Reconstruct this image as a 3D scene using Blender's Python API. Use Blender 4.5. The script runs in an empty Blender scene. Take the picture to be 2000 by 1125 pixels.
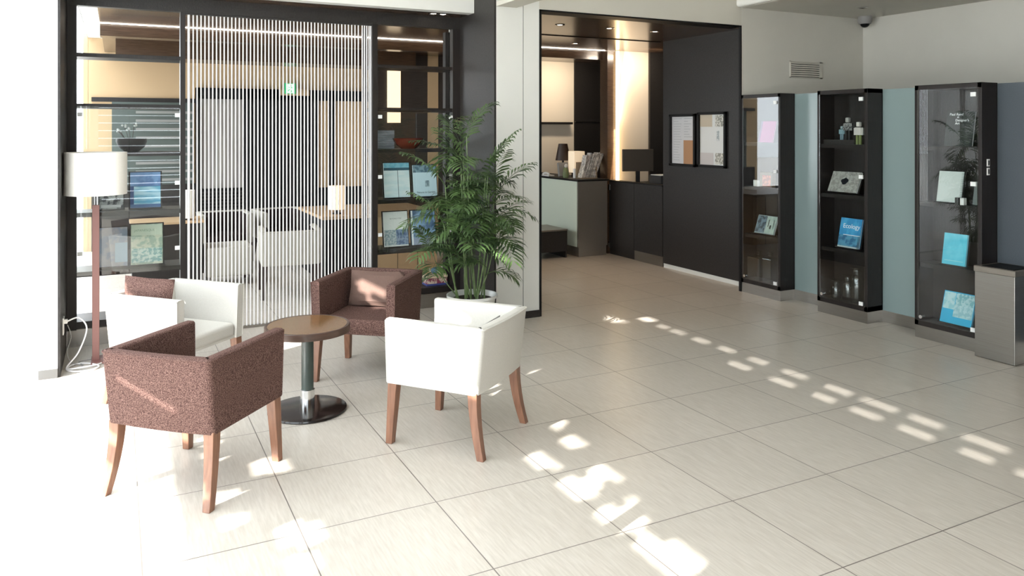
import bpy, bmesh, math, random
from mathutils import Vector, Matrix
R = math.radians
S = bpy.context.scene
COL = S.collection

# ------------------------------------------------------------------ camera, world, sun, exposure
YAW = 0.471
cam_d = bpy.data.cameras.new('camera'); cam = bpy.data.objects.new('camera', cam_d); COL.objects.link(cam)
cam.location = (-0.6858, -5.6796, 1.683)
cam.rotation_euler = (math.pi/2, 0, -YAW)
cam_d.sensor_width = 36.0; cam_d.sensor_fit = 'HORIZONTAL'
cam_d.lens = 36.0*1515.0/2000.0
cam_d.shift_y = -(562.5-253.0)/2000.0
cam_d.clip_start = 0.05; cam_d.clip_end = 200
S.camera = cam

S.view_settings.view_transform = 'Standard'
S.view_settings.look = 'None'
S.view_settings.gamma = 1
S.view_settings.use_curve_mapping = False
S.view_settings.exposure = 0.5

W = bpy.data.worlds.new('sky'); S.world = W; W.use_nodes = True
bg = W.node_tree.nodes['Background']
bg.inputs[0].default_value = (0.88, 0.95, 1.0, 1); bg.inputs[1].default_value = 5.4

def light(name, kind, loc, energy, color=(1, 1, 1), rot=(0, 0, 0), **kw):
    l = bpy.data.lights.new(name, kind); l.energy = energy; l.color = color
    for k, v in kw.items(): setattr(l, k, v)
    o = bpy.data.objects.new(name, l); COL.objects.link(o); o.location = loc; o.rotation_euler = rot
    return o
SUN_AZ = math.atan2(0.375, 0.927); SUN_EL = math.atan(0.5)
sd = Vector((math.cos(SUN_AZ)*math.cos(SUN_EL), math.sin(SUN_AZ)*math.cos(SUN_EL), -math.sin(SUN_EL)))
sun = light('sun', 'SUN', (-12, -6, 8), 19.0, (1.0, 0.97, 0.92), angle=R(0.28))
sun.rotation_euler = sd.to_track_quat('-Z', 'Y').to_euler()
# portals only help to sample the sky through the glazing
def portal(name, loc, rot, sx, sy):
    o = light(name, 'AREA', loc, 1, rot=rot, shape='RECTANGLE', size=sx, size_y=sy)
    o.data.cycles.is_portal = True
portal('portal_left', (-1.2, -4.0, 1.65), (0, R(-90), 0), 3.3, 8.9)
portal('portal_lounge', (-1.06, 4.1, 1.4), (0, R(-90), 0), 2.8, 5.4)
portal('portal_rear', (0.3, -8.56, 1.65), (R(90), 0, 0), 2.6, 2.9)
try:
    S.cycles.use_denoising = True
    S.cycles.max_bounces = 9; S.cycles.diffuse_bounces = 5; S.cycles.glossy_bounces = 4
    S.cycles.transparent_max_bounces = 24; S.cycles.transmission_bounces = 6
    S.cycles.sample_clamp_indirect = 6.0
    S.cycles.caustics_reflective = False; S.cycles.caustics_refractive = False
except Exception: pass

# ------------------------------------------------------------------ materials
def lin(c):
    def f(v):
        v /= 255.0
        return v/12.92 if v <= 0.04045 else ((v+0.055)/1.055)**2.4
    return (f(c[0]), f(c[1]), f(c[2]), 1)
def mat(name, rgb, rough=0.5, metal=0.0, spec=0.5, noise=0.0, scale=(30, 30, 30), rgb2=None, bump=0.0, bscale=None, emit=None, es=0.0, coat=0.0, detail=4, contrast=(0.3, 0.7)):
    m = bpy.data.materials.new(name); m.use_nodes = True; nt = m.node_tree; N = nt.nodes; L = nt.links
    b = N['Principled BSDF']
    b.inputs['Roughness'].default_value = rough; b.inputs['Metallic'].default_value = metal
    b.inputs['Specular IOR Level'].default_value = spec; b.inputs['Coat Weight'].default_value = coat
    c1 = lin(rgb)
    b.inputs['Base Color'].default_value = c1
    if noise or rgb2 or bump:
        tc = N.new('ShaderNodeTexCoord'); mp = N.new('ShaderNodeMapping'); mp.inputs['Scale'].default_value = scale
        L.new(tc.outputs['Object'], mp.inputs[0])
        nz = N.new('ShaderNodeTexNoise'); nz.inputs['Scale'].default_value = 1.0; nz.inputs['Detail'].default_value = detail
        L.new(mp.outputs[0], nz.inputs['Vector'])
        if noise or rgb2:
            rp = N.new('ShaderNodeValToRGB')
            rp.color_ramp.elements[0].position = contrast[0]; rp.color_ramp.elements[1].position = contrast[1]
            if rgb2: ca, cb = c1, lin(rgb2)
            else:
                ca = tuple(max(0, v*(1-noise)) for v in c1[:3])+(1,); cb = tuple(min(1, v*(1+noise)) for v in c1[:3])+(1,)
            rp.color_ramp.elements[0].color = ca; rp.color_ramp.elements[1].color = cb
            L.new(nz.outputs[0], rp.inputs[0]); L.new(rp.outputs[0], b.inputs['Base Color'])
        if bump:
            src = nz
            if bscale:
                mp2 = N.new('ShaderNodeMapping'); mp2.inputs['Scale'].default_value = bscale; L.new(tc.outputs['Object'], mp2.inputs[0])
                src = N.new('ShaderNodeTexNoise'); src.inputs['Scale'].default_value = 1.0; L.new(mp2.outputs[0], src.inputs['Vector'])
            bp = N.new('ShaderNodeBump'); bp.inputs['Strength'].default_value = bump; bp.inputs['Distance'].default_value = 0.004
            L.new(src.outputs[0], bp.inputs['Height']); L.new(bp.outputs[0], b.inputs['Normal'])
    if emit:
        b.inputs['Emission Color'].default_value = lin(emit); b.inputs['Emission Strength'].default_value = es
    return m
def glass_mat(name, tint=(1, 1, 1), k=1.5, cap=1.0):
    m = bpy.data.materials.new(name); m.use_nodes = True; nt = m.node_tree; N = nt.nodes; L = nt.links
    N.remove(N['Principled BSDF']); out = N['Material Output']
    t = N.new('ShaderNodeBsdfTransparent'); t.inputs[0].default_value = tuple(tint)+(1,)
    g = N.new('ShaderNodeBsdfGlossy'); g.inputs['Roughness'].default_value = 0.0
    f = N.new('ShaderNodeFresnel'); f.inputs[0].default_value = 1.5
    mu = N.new('ShaderNodeMath'); mu.operation = 'MULTIPLY'; mu.inputs[1].default_value = k; mu.use_clamp = True
    mx = N.new('ShaderNodeMixShader')
    mn = N.new('ShaderNodeMath'); mn.operation = 'MINIMUM'; mn.inputs[1].default_value = cap
    L.new(f.outputs[0], mu.inputs[0]); L.new(mu.outputs[0], mn.inputs[0]); 
    ge = N.new('ShaderNodeNewGeometry'); iv = N.new('ShaderNodeMath'); iv.operation = 'SUBTRACT'; iv.inputs[0].default_value = 1.0; L.new(ge.outputs['Backfacing'], iv.inputs[1])
    ml = N.new('ShaderNodeMath'); ml.operation = 'MULTIPLY'; L.new(mn.outputs[0], ml.inputs[0]); L.new(iv.outputs[0], ml.inputs[1]); L.new(ml.outputs[0], mx.inputs[0]); L.new(t.outputs[0], mx.inputs[1]); L.new(g.outputs[0], mx.inputs[2])
    L.new(mx.outputs[0], out.inputs[0])
    return m

def floor_mat():
    m = bpy.data.materials.new('stone_tiles'); m.use_nodes = True; nt = m.node_tree; N = nt.nodes; L = nt.links
    b = N['Principled BSDF']
    tc = N.new('ShaderNodeTexCoord'); sx = N.new('ShaderNodeSeparateXYZ'); L.new(tc.outputs['Object'], sx.inputs[0])
    def math_(op, a, v=None, clamp=False):
        n = N.new('ShaderNodeMath'); n.operation = op; n.use_clamp = clamp
        for i, q in enumerate((a, v)):
            if q is None: continue
            if isinstance(q, (int, float)): n.inputs[i].default_value = q
            else: L.new(q, n.inputs[i])
        return n.outputs[0]
    cells = []; edges = []
    for k in (0, 1):
        d = math_('DIVIDE', sx.outputs[k], 0.6)
        cells.append(math_('FLOOR', d))
        fr = math_('FRACT', d); pp = math_('PINGPONG', fr, 0.5)
        edges.append(math_('LESS_THAN', pp, 0.0042))
    line = math_('MAXIMUM', edges[0], edges[1])
    cb = N.new('ShaderNodeCombineXYZ'); L.new(cells[0], cb.inputs[0]); L.new(cells[1], cb.inputs[1])
    wn = N.new('ShaderNodeTexWhiteNoise'); wn.noise_dimensions = '3D'; L.new(cb.outputs[0], wn.inputs['Vector'])
    mp = N.new('ShaderNodeMapping'); mp.inputs['Scale'].default_value = (110, 9, 1); L.new(tc.outputs['Object'], mp.inputs[0])
    va = N.new('ShaderNodeVectorMath'); va.operation = 'ADD'; L.new(mp.outputs[0], va.inputs[0]); L.new(wn.outputs['Color'], va.inputs[1])
    nz = N.new('ShaderNodeTexNoise'); nz.inputs['Scale'].default_value = 1; nz.inputs['Detail'].default_value = 5; L.new(va.outputs[0], nz.inputs['Vector'])
    n2 = N.new('ShaderNodeTexNoise'); n2.inputs['Scale'].default_value = 1.6; n2.inputs['Detail'].default_value = 3; L.new(tc.outputs['Object'], n2.inputs['Vector'])
    rp = N.new('ShaderNodeValToRGB'); rp.color_ramp.elements[0].position = 0.3; rp.color_ramp.elements[1].position = 0.7
    rp.color_ramp.elements[0].color = lin((182, 174, 163)); rp.color_ramp.elements[1].color = lin((198, 191, 181))
    L.new(nz.outputs[0], rp.inputs[0])
    tone = math_('ADD', math_('MULTIPLY', wn.outputs['Value'], 0.05), math_('MULTIPLY', n2.outputs[0], 0.12))
    tone = math_('ADD', tone, 0.91)
    vm = N.new('ShaderNodeVectorMath'); vm.operation = 'SCALE'; L.new(rp.outputs[0], vm.inputs[0]); L.new(tone, vm.inputs['Scale'])
    mx = N.new('ShaderNodeMix'); mx.data_type = 'RGBA'; L.new(line, mx.inputs['Factor']); L.new(vm.outputs[0], mx.inputs['A'])
    mx.inputs['B'].default_value = lin((112, 104, 98)); L.new(mx.outputs['Result'], b.inputs['Base Color'])
    rr = math_('ADD', math_('MULTIPLY', nz.outputs[0], 0.16), 0.24); L.new(rr, b.inputs['Roughness'])
    b.inputs['Specular IOR Level'].default_value = 0.45
    bp = N.new('ShaderNodeBump'); bp.inputs['Strength'].default_value = 0.04; bp.inputs['Distance'].default_value = 0.002
    L.new(nz.outputs[0], bp.inputs['Height']); L.new(bp.outputs[0], b.inputs['Normal'])
    return m

MT = dict(
    floor=floor_mat(),
    white=mat('white_paint', (216, 215, 209), 0.75, spec=0.2, noise=0.015, scale=(3, 3, 3)),
    greige=mat('grey_beige_paint', (202, 199, 190), 0.8, spec=0.2, noise=0.02, scale=(3, 3, 3)),
    offwhite=mat('cream_paint', (196, 192, 181), 0.8, spec=0.2, noise=0.02, scale=(3, 3, 3)),
    ceil=mat('ceiling_paint', (228, 227, 222), 0.85, spec=0.15),
    dark=mat('dark_stained_oak', (32, 29, 28), 0.42, spec=0.35, rgb2=(48, 45, 43), scale=(170, 170, 60), bump=0.3),
    darkh=mat('dark_stained_oak_laid_flat', (50, 44, 41), 0.34, spec=0.5, rgb2=(70, 62, 57), scale=(7, 160, 160), bump=0.12),
    darkcab=mat('black_brown_veneer', (27, 23, 22), 0.42, spec=0.35, rgb2=(38, 33, 31), scale=(140, 140, 6)),
    brownceil=mat('brown_gloss_ceiling', (66, 50, 38), 0.2, spec=0.6, rgb2=(86, 66, 50), scale=(7, 110, 110)),
    black=mat('black_lacquer', (14, 13, 13), 0.5, spec=0.25),
    steel=mat('brushed_steel', (156, 152, 146), 0.32, metal=1.0, rgb2=(166, 163, 158), scale=(4, 4, 500), bump=0.03),
    steeldk=mat('dull_bronze_steel', (132, 125, 117), 0.40, metal=0.7, rgb2=(148, 140, 131), scale=(240, 4, 300)),
    chrome=mat('chrome', (225, 225, 225), 0.08, metal=1.0),
    greyglass=mat('green_grey_glass', (74, 84, 80), 0.3),
    teal=mat('pale_teal_glass_panel', (128, 144, 144), 0.22, spec=0.5),
    slate=mat('slate_blue_panel', (66, 73, 80), 0.6, noise=0.12, scale=(200, 200, 200)),
    green=mat('pale_green_back_painted_glass', (218, 228, 212), 0.12, spec=0.5),
    glass=glass_mat('antireflective_glass', k=0.8, cap=0.04),
    doorglass=glass_mat('cabinet_door_glass', (0.95, 0.97, 0.965), 2.2),
    jar=glass_mat('bottle_glass', (0.86, 0.9, 0.9), 2.6),
    brownfab=mat('heathered_brown_wool', (66, 46, 42), 0.95, spec=0.1, rgb2=(126, 100, 92), scale=(230, 230, 230), bump=0.5, contrast=(0.38, 0.70), detail=2),
    brownpil=mat('taupe_cushion_cloth', (104, 84, 76), 0.95, spec=0.1, noise=0.12, scale=(300, 300, 300), bump=0.3),
    whitefab=mat('ivory_upholstery', (200, 197, 190), 0.85, spec=0.15, noise=0.035, scale=(160, 160, 160), bump=0.25),
    loungefab=mat('dimmed_lounge_upholstery', (172, 168, 158), 0.85, spec=0.15, noise=0.03, scale=(160, 160, 160)),  # white lounge fabric darkened, the dimmer room is put into its colour
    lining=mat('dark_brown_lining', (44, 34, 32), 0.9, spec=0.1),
    leg=mat('walnut_stained_beech', (112, 76, 58), 0.38, rgb2=(138, 98, 76), scale=(60, 60, 6), spec=0.5),
    legdk=mat('dark_chair_leg', (52, 36, 30), 0.4),
    tablewood=mat('dark_table_edge', (60, 43, 34), 0.35, rgb2=(76, 55, 44), scale=(14, 14, 120)),
    tabletop=mat('glossy_woven_cane_top', (84, 60, 38), 0.16, rgb2=(132, 96, 56), scale=(90, 300, 70), spec=0.5),
    greygreen=mat('green_grey_pole_paint', (52, 64, 60), 0.25, spec=0.6),
    gloss=mat('glossy_dark_base', (30, 24, 22), 0.14, spec=0.4),
    shade=mat('white_linen_shade', (236, 232, 224), 0.8, spec=0.1, noise=0.02, scale=(80, 80, 200)),
    lampwood=mat('reddish_wood_pole', (124, 84, 78), 0.5),
    plastic=mat('white_plastic', (235, 235, 232), 0.4),
    tag=mat('frosted_clip', (225, 226, 224), 0.35),
    cord=mat('white_cord', (238, 236, 236), 0.35, spec=0.5),
    beige=mat('beige_wall', (200, 172, 136), 0.7, spec=0.2),
    warm=mat('warm_plaster', (236, 222, 202), 0.75, spec=0.2),
    warmglow=mat('lit_ricepaper_panel', (250, 235, 210), 0.6, emit=(255, 226, 186), es=0.8),
    led=mat('led_strip', (255, 255, 250), 0.5, emit=(255, 240, 220), es=7.0),
    ledwarm=mat('warm_led_strip', (255, 240, 210), 0.5, emit=(255, 220, 165), es=5.0),
    lampon=mat('lit_lamp_shade', (245, 235, 215), 0.7, emit=(255, 222, 180), es=0.35),
    tan=mat('tan_wood_top', (176, 146, 112), 0.4, noise=0.1, scale=(6, 60, 60)),
    pot=mat('white_ceramic', (228, 228, 224), 0.25, spec=0.6),
    soil=mat('dark_soil', (52, 44, 36), 0.95, noise=0.3, scale=(60, 60, 60)),
    stem=mat('green_cane_stem', (84, 108, 62), 0.5, rgb2=(120, 138, 92), scale=(20, 20, 20)),
    pave=mat('pale_pavement', (200, 200, 198), 0.9, spec=0.1),
    slat=mat('white_slat', (225, 226, 226), 0.6),
    red=mat('oxblood_lacquer', (96, 34, 24), 0.2, spec=0.6),
    paper=mat('white_paper', (226, 226, 224), 0.8, spec=0.1),
    black2=mat('black_plastic', (28, 28, 29), 0.45),
    grey=mat('grey_plastic', (140, 138, 136), 0.5),
    sign=mat('exit_green', (40, 170, 110), 0.5, emit=(50, 200, 130), es=0.35),
    signw=mat('exit_white', (240, 255, 245), 0.5, emit=(225, 255, 240), es=0.4),
)
leafm = bpy.data.materials.new('palm_leaf'); leafm.use_nodes = True
def _leaf():
    nt = leafm.node_tree; N = nt.nodes; L = nt.links; b = N['Principled BSDF']
    b.inputs['Roughness'].default_value = 0.4
    tc = N.new('ShaderNodeTexCoord'); nz = N.new('ShaderNodeTexNoise'); nz.inputs['Scale'].default_value = 6
    L.new(tc.outputs['Object'], nz.inputs['Vector'])
    rp = N.new('ShaderNodeValToRGB'); rp.color_ramp.elements[0].position = 0.35; rp.color_ramp.elements[1].position = 0.68
    rp.color_ramp.elements[0].color = lin((38, 56, 34)); rp.color_ramp.elements[1].color = lin((100, 128, 74))
    L.new(nz.outputs[0], rp.inputs[0]); L.new(rp.outputs[0], b.inputs['Base Color'])
    tr = N.new('ShaderNodeBsdfTranslucent'); L.new(rp.outputs[0], tr.inputs[0])
    mx = N.new('ShaderNodeMixShader'); mx.inputs[0].default_value = 0.25
    L.new(b.outputs[0], mx.inputs[1]); L.new(tr.outputs[0], mx.inputs[2]); L.new(mx.outputs[0], N['Material Output'].inputs[0])
_leaf()
def flat(rgb, rough=0.45, rgb2=None, scale=(25, 25, 25), contrast=(0.45, 0.55)):
    return mat('print_%d_%d_%d' % rgb, rgb, rough, rgb2=rgb2, scale=scale, contrast=contrast)

# ------------------------------------------------------------------ mesh helpers
class M:
    def __init__(s): s.bm = bmesh.new()
    def box(s, x0, x1, y0, y1, z0, z1, rot=None, piv=None):
        r = bmesh.ops.create_cube(s.bm, size=1.0)
        mt = Matrix.Translation(((x0+x1)/2, (y0+y1)/2, (z0+z1)/2)) @ Matrix.Diagonal((abs(x1-x0), abs(y1-y0), abs(z1-z0), 1))
        if rot is not None:
            p = Vector(piv or ((x0+x1)/2, (y0+y1)/2, (z0+z1)/2))
            mt = Matrix.Translation(p) @ rot.to_4x4() @ Matrix.Translation(-p) @ mt
        bmesh.ops.transform(s.bm, matrix=mt, verts=r['verts']); return s
    def cyl(s, x, y, z0, z1, r0, r1=None, n=32, cap=True):
        r1 = r0 if r1 is None else r1
        r = bmesh.ops.create_cone(s.bm, cap_ends=cap, segments=n, radius1=r0, radius2=r1, depth=z1-z0)
        bmesh.ops.translate(s.bm, vec=(x, y, (z0+z1)/2), verts=r['verts']); return s
    def sph(s, x, y, z, r, sc=(1, 1, 1), u=16, v=10):
        q = bmesh.ops.create_uvsphere(s.bm, u_segments=u, v_segments=v, radius=r)
        bmesh.ops.transform(s.bm, matrix=Matrix.Translation((x, y, z)) @ Matrix.Diagonal((*sc, 1)), verts=q['verts']); return s
    def lathe(s, prof, n=40, x=0, y=0):
        rings = []
        for r, z in prof:
            rings.append([s.bm.verts.new((x+r*math.cos(2*math.pi*i/n), y+r*math.sin(2*math.pi*i/n), z)) for i in range(n)])
        for a, b in zip(rings, rings[1:]):
            for i in range(n):
                s.bm.faces.new((a[i], a[(i+1) % n], b[(i+1) % n], b[i]))
        if prof[0][0] > 0: s.bm.faces.new(rings[0][::-1])
        if prof[-1][0] > 0: s.bm.faces.new(rings[-1])
        return s
    def tube(s, pts, r, n=8, taper=None):
        pts = [Vector(p) for p in pts]; rings = []
        up = Vector((0, 0, 1))
        for i, p in enumerate(pts):
            t = (pts[min(i+1, len(pts)-1)]-pts[max(i-1, 0)]).normalized()
            a = t.cross(up)
            if a.length < 1e-3: a = t.cross(Vector((1, 0, 0)))
            a.normalize(); b = t.cross(a)
            rr = r if taper is None else r+(taper-r)*i/(len(pts)-1)
            rings.append([s.bm.verts.new(p+rr*(a*math.cos(2*math.pi*k/n)+b*math.sin(2*math.pi*k/n))) for k in range(n)])
        for a, b in zip(rings, rings[1:]):
            for k in range(n): s.bm.faces.new((a[k], a[(k+1) % n], b[(k+1) % n], b[k]))
        s.bm.faces.new(rings[0][::-1]); s.bm.faces.new(rings[-1]); return s
    def loft(s, rings, close=True):
        R_ = [[s.bm.verts.new(p) for p in r] for r in rings]
        for a, b in zip(R_, R_[1:]):
            n = len(a)
            for k in range(n if close else n-1): s.bm.faces.new((a[k], a[(k+1) % n], b[(k+1) % n], b[k]))
        s.bm.faces.new(R_[0][::-1]); s.bm.faces.new(R_[-1]); return s
    def build(s, name, material, parent=None, world=True, bev=0, smooth=False, sub=0, bseg=2):
        bmesh.ops.recalc_face_normals(s.bm, faces=s.bm.faces[:])
        me = bpy.data.meshes.new(name)
        if parent is not None and world:
            bmesh.ops.translate(s.bm, vec=-parent.location, verts=s.bm.verts[:])
        s.bm.to_mesh(me); s.bm.free()
        me.materials.append(material)
        if smooth:
            for p in me.polygons: p.use_smooth = True
            me.set_sharp_from_angle(angle=R(35))
        o = bpy.data.objects.new(name, me); COL.objects.link(o)
        if parent is not None: o.parent = parent
        if bev:
            b = o.modifiers.new('bevel', 'BEVEL'); b.width = bev; b.segments = bseg; b.limit_method = 'ANGLE'
        if sub:
            q = o.modifiers.new('sub', 'SUBSURF'); q.levels = sub; q.render_levels = sub
        return o
def tag(o, label, cat, group=None):
    o['label'] = label; o['category'] = cat
    if group: o['group'] = group
    return o
def thing(name, label, cat, loc=(0, 0, 0), rotz=0, group=None, lean=0):
    o = bpy.data.objects.new(name, None); o.empty_display_size = 0.1; COL.objects.link(o)
    o.location = loc; o.rotation_euler = (-lean, 0, rotz)
    return tag(o, label, cat, group)
def struct(name, m, material, **kw):
    o = m.build(name, material, **kw); o['kind'] = 'structure'; return o
def copy_tree(o, parent=None):
    c = o.copy(); COL.objects.link(c)
    if parent is not None: c.parent = parent
    for ch in [k for k in bpy.data.objects if k.parent == o]: copy_tree(ch, c)
    return c
def text(name, body, size, material, parent, loc, rot=(R(90), 0, 0), ext=0.0004, align='LEFT'):
    cu = bpy.data.curves.new(name, 'FONT'); cu.body = body; cu.size = size; cu.extrude = ext; cu.align_x = align
    cu.space_line = 0.85
    tmp = bpy.data.objects.new(name, cu); COL.objects.link(tmp)
    me = bpy.data.meshes.new_from_object(tmp.evaluated_get(bpy.context.evaluated_depsgraph_get()))
    bpy.data.objects.remove(tmp); bpy.data.curves.remove(cu)
    me.name = name; me.materials.clear(); me.materials.append(material)
    o = bpy.data.objects.new(name, me); COL.objects.link(o); o.parent = parent
    o.location = loc; o.rotation_euler = rot
    return o

# ------------------------------------------------------------------ the setting
HM = 3.6
struct('floor', M().box(-1.15, 7.1, -8.6, 7.0, -0.06, 0), MT['floor'])
struct('ground_outside', M().box(-40, -1.15, -30, 30, -0.12, -0.03), MT['pave'])
struct('ceiling', M().box(-1.15, 5.10, -8.6, 1.0, HM, HM+0.1), MT['ceil'])
struct('ceiling_right', M().box(5.10, 7.1, -8.6, 0.6, 2.95, 3.1), MT['greige'])
struct('trim_1', M().box(5.02, 5.10, -8.6, 0.43, 2.95, HM), MT['ceil'], bev=0.03, bseg=4)
struct('trim_2', M().box(2.27, 2.47, -8.5, 0.43, 2.762, 2.80), MT['offwhite'])
# front wall plane Y = 0.43
struct('wall_front_left', M().box(-1.153, -1.045, 0.41, 1.24, 0, HM), MT['white'])
struct('wall_front_pier', M().box(2.27, 2.535, 0.43, 1.52, 0, HM).box(2.541, 2.70, 0.43, 1.52, 0, HM), MT['white'])
struct('trim_13', M().box(2.70, 2.712, 0.60, 1.52, 0, 2.76), MT['dark'])
struct('trim_3', M().box(2.535, 2.541, 0.434, 1.5, 0, HM), MT['black'])
struct('wall_front_header', M().box(2.70, 5.104, 0.43, 0.60, 2.765, HM), MT['offwhite'])
struct('wall_front_right', M().box(5.104, 7.1, 0.43, 0.455, 0, 3.1), MT['greige'])
struct('trim_4', M().box(2.70, 2.722, 0.425, 0.60, 0, 2.765).box(2.70, 5.104, 0.425, 0.60, 2.75, 2.765).box(5.092, 5.104, 0.425, 0.455, 0, 2.75), MT['black'])
struct('wall_display_header', M().box(-1.045, 2.27, 0.86, 1.0, 2.757, HM), MT['white'])
struct('trim_5', M().box(-1.045, -1.03, 0.415, 1.20, 0, HM), MT['dark'])
struct('trim_6', M().box(2.252, 2.27, 0.43, 1.20, 0, HM), MT['dark'])
struct('trim_7', M().box(-1.03, 2.252, 1.19, 1.26, 2.645, 2.757), MT['dark'])
struct('baseboard_left', M().box(-1.158, -1.045, 0.400, 0.411, 0, 0.062), flat((84, 83, 82), 0.5))
struct('baseboard_pier', M().box(2.541, 2.705, 0.418, 0.43, 0, 0.062), MT['dark'])
struct('baseboard_display', M().box(-1.03, -0.187, 1.205, 1.23, 0, 0.13).box(1.39, 2.252, 1.205, 1.23, 0, 0.13), MT['steel'])
# soffits and back rooms
struct('ceiling_lounge', M().box(-0.84, 7.1, 1.0, 7.0, 2.76, 2.9).box(2.70, 7.1, 0.6, 1.0, 2.76, 2.9).box(-1.045, 2.27, 0.98, 1.27, 2.757, 2.9), MT['brownceil'])
struct('ceiling_lounge_edge', M().box(-1.045, -0.84, 1.27, 7.0, 2.95, 3.05).box(-0.85, -0.84, 1.27, 7, 2.9, 3.0), MT['white'])
struct('trim_8', M().box(2.72, 5.27, 1.985, 2.0, 2.752, 2.76), MT['black'])
struct('trim_9', M().box(-0.84, 5.26, 3.24, 3.44, 2.638, 2.76).box(5.25, 5.385, 3.12, 3.30, 0, 2.76), MT['brownceil'])
struct('trim_10', M().box(-0.7, 3.0, 4.5, 5.1, 2.54, 2.76), MT['brownceil'])
led = tag(M().box(-0.84, 5.25, 3.170, 3.180, 2.754, 2.7595).build('led_strip_light', MT['led']), 'long thin white light line running across the dark ceiling of the back rooms', 'light')
struct('wall_lounge_rear', M().box(-1.1, 3.25, 6.5, 6.6, 0, 3.0), MT['beige'])
struct('wall_office_rear', M().box(5.15, 5.87, 5.0, 5.1, 0, 3.0), MT['warm'])
struct('wall_office_dark', M().box(5.87, 7.1, 4.97, 5.1, 0, 3.0), MT['dark'])
struct('wall_brown_rear', M().box(2.5, 3.365, 5.0, 5.1, 0, 3.0).box(3.525, 5.15, 5.0, 5.1, 0, 3.0), MT['darkh'])
struct('wall_cream_strip', M().box(3.365, 3.525, 4.98, 5.1, 0, 3.0), MT['beige'])
struct('wall_staff_warm', M().box(5.385, 5.95, 3.14, 3.24, 0, 2.76), MT['warm'])
struct('wall_staff_dark', M().box(5.95, 7.1, 3.10, 3.24, 0, 2.76), MT['dark'])
struct('wall_reception_dark', M().box(5.27, 5.45, 0.456, 1.94, 0.05, 2.76), MT['dark'])
struct('baseboard_reception', M().box(5.275, 5.44, 0.456, 1.935, 0, 0.05), MT['white'])
struct('wall_reception_end', M().box(7.0, 7.1, 0.6, 6.6, 0, 3.0), MT['dark'])
tag(M().box(5.387, 5.402, 3.06, 3.12, 0.9, 2.75).build('cove_strip_light', MT['ledwarm']), 'warm upright light strip at the left edge of the pale staff wall', 'light')
# right side: low partition with panels, upper wall behind it
struct('wall_right', M().box(5.30, 5.52, -2.088, 0.43, 0.10, 2.035), MT['teal'])
struct('wall_right_slate', M().box(5.30, 5.52, -8.6, -2.088, 0.10, 2.035), MT['slate'])
struct('baseboard_right', M().box(5.295, 5.52, -8.6, 0.43, 0, 0.10), MT['steel'])
struct('wall_upper_right', M().box(6.95, 7.1, -8.6, 0.43, 0, 2.96), MT['greige'])
# rear wall behind the camera with a slatted window, left glazing
struct('wall_rear', M().box(-1.15, -1.0, -8.6, -8.5, 0, HM).box(-1.0, 1.6, -8.6, -8.5, 0, 0.2).box(-1.0, 1.6, -8.6, -8.5, 3.1, HM), MT['white'])
struct('wall_rear_panelled', M().box(1.6, 7.1, -8.6, -8.5, 0, HM), MT['tan'])
sl = M()
for i in range(20):
    z = 0.28+i*0.145
    sl.box(-1.0, 1.6, -8.625, -8.475, z, z+0.010, rot=Matrix.Rotation(R(58), 3, 'X'))
sl.box(-1.0, 1.6, -8.50, -8.47, 0.2, 0.25)
struct('window_1', sl, MT['grey'])
wf = M()
for y in (-8.45, -6.2, -3.9): wf.box(-1.19, -1.13, y-0.03, y+0.03, 0, HM)
wf.box(-1.19, -1.13, -8.5, 0.41, 3.35, HM)
struct('window_2', wf, MT['white'])
struct('window_3', M().box(-1.165, -1.157, -8.4, 0.40, 0.0, 3.35), MT['glass'])
struct('window_4', M().box(-1.045, -1.037, 1.27, 6.5, 0.0, 2.95), MT['glass'])
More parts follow.
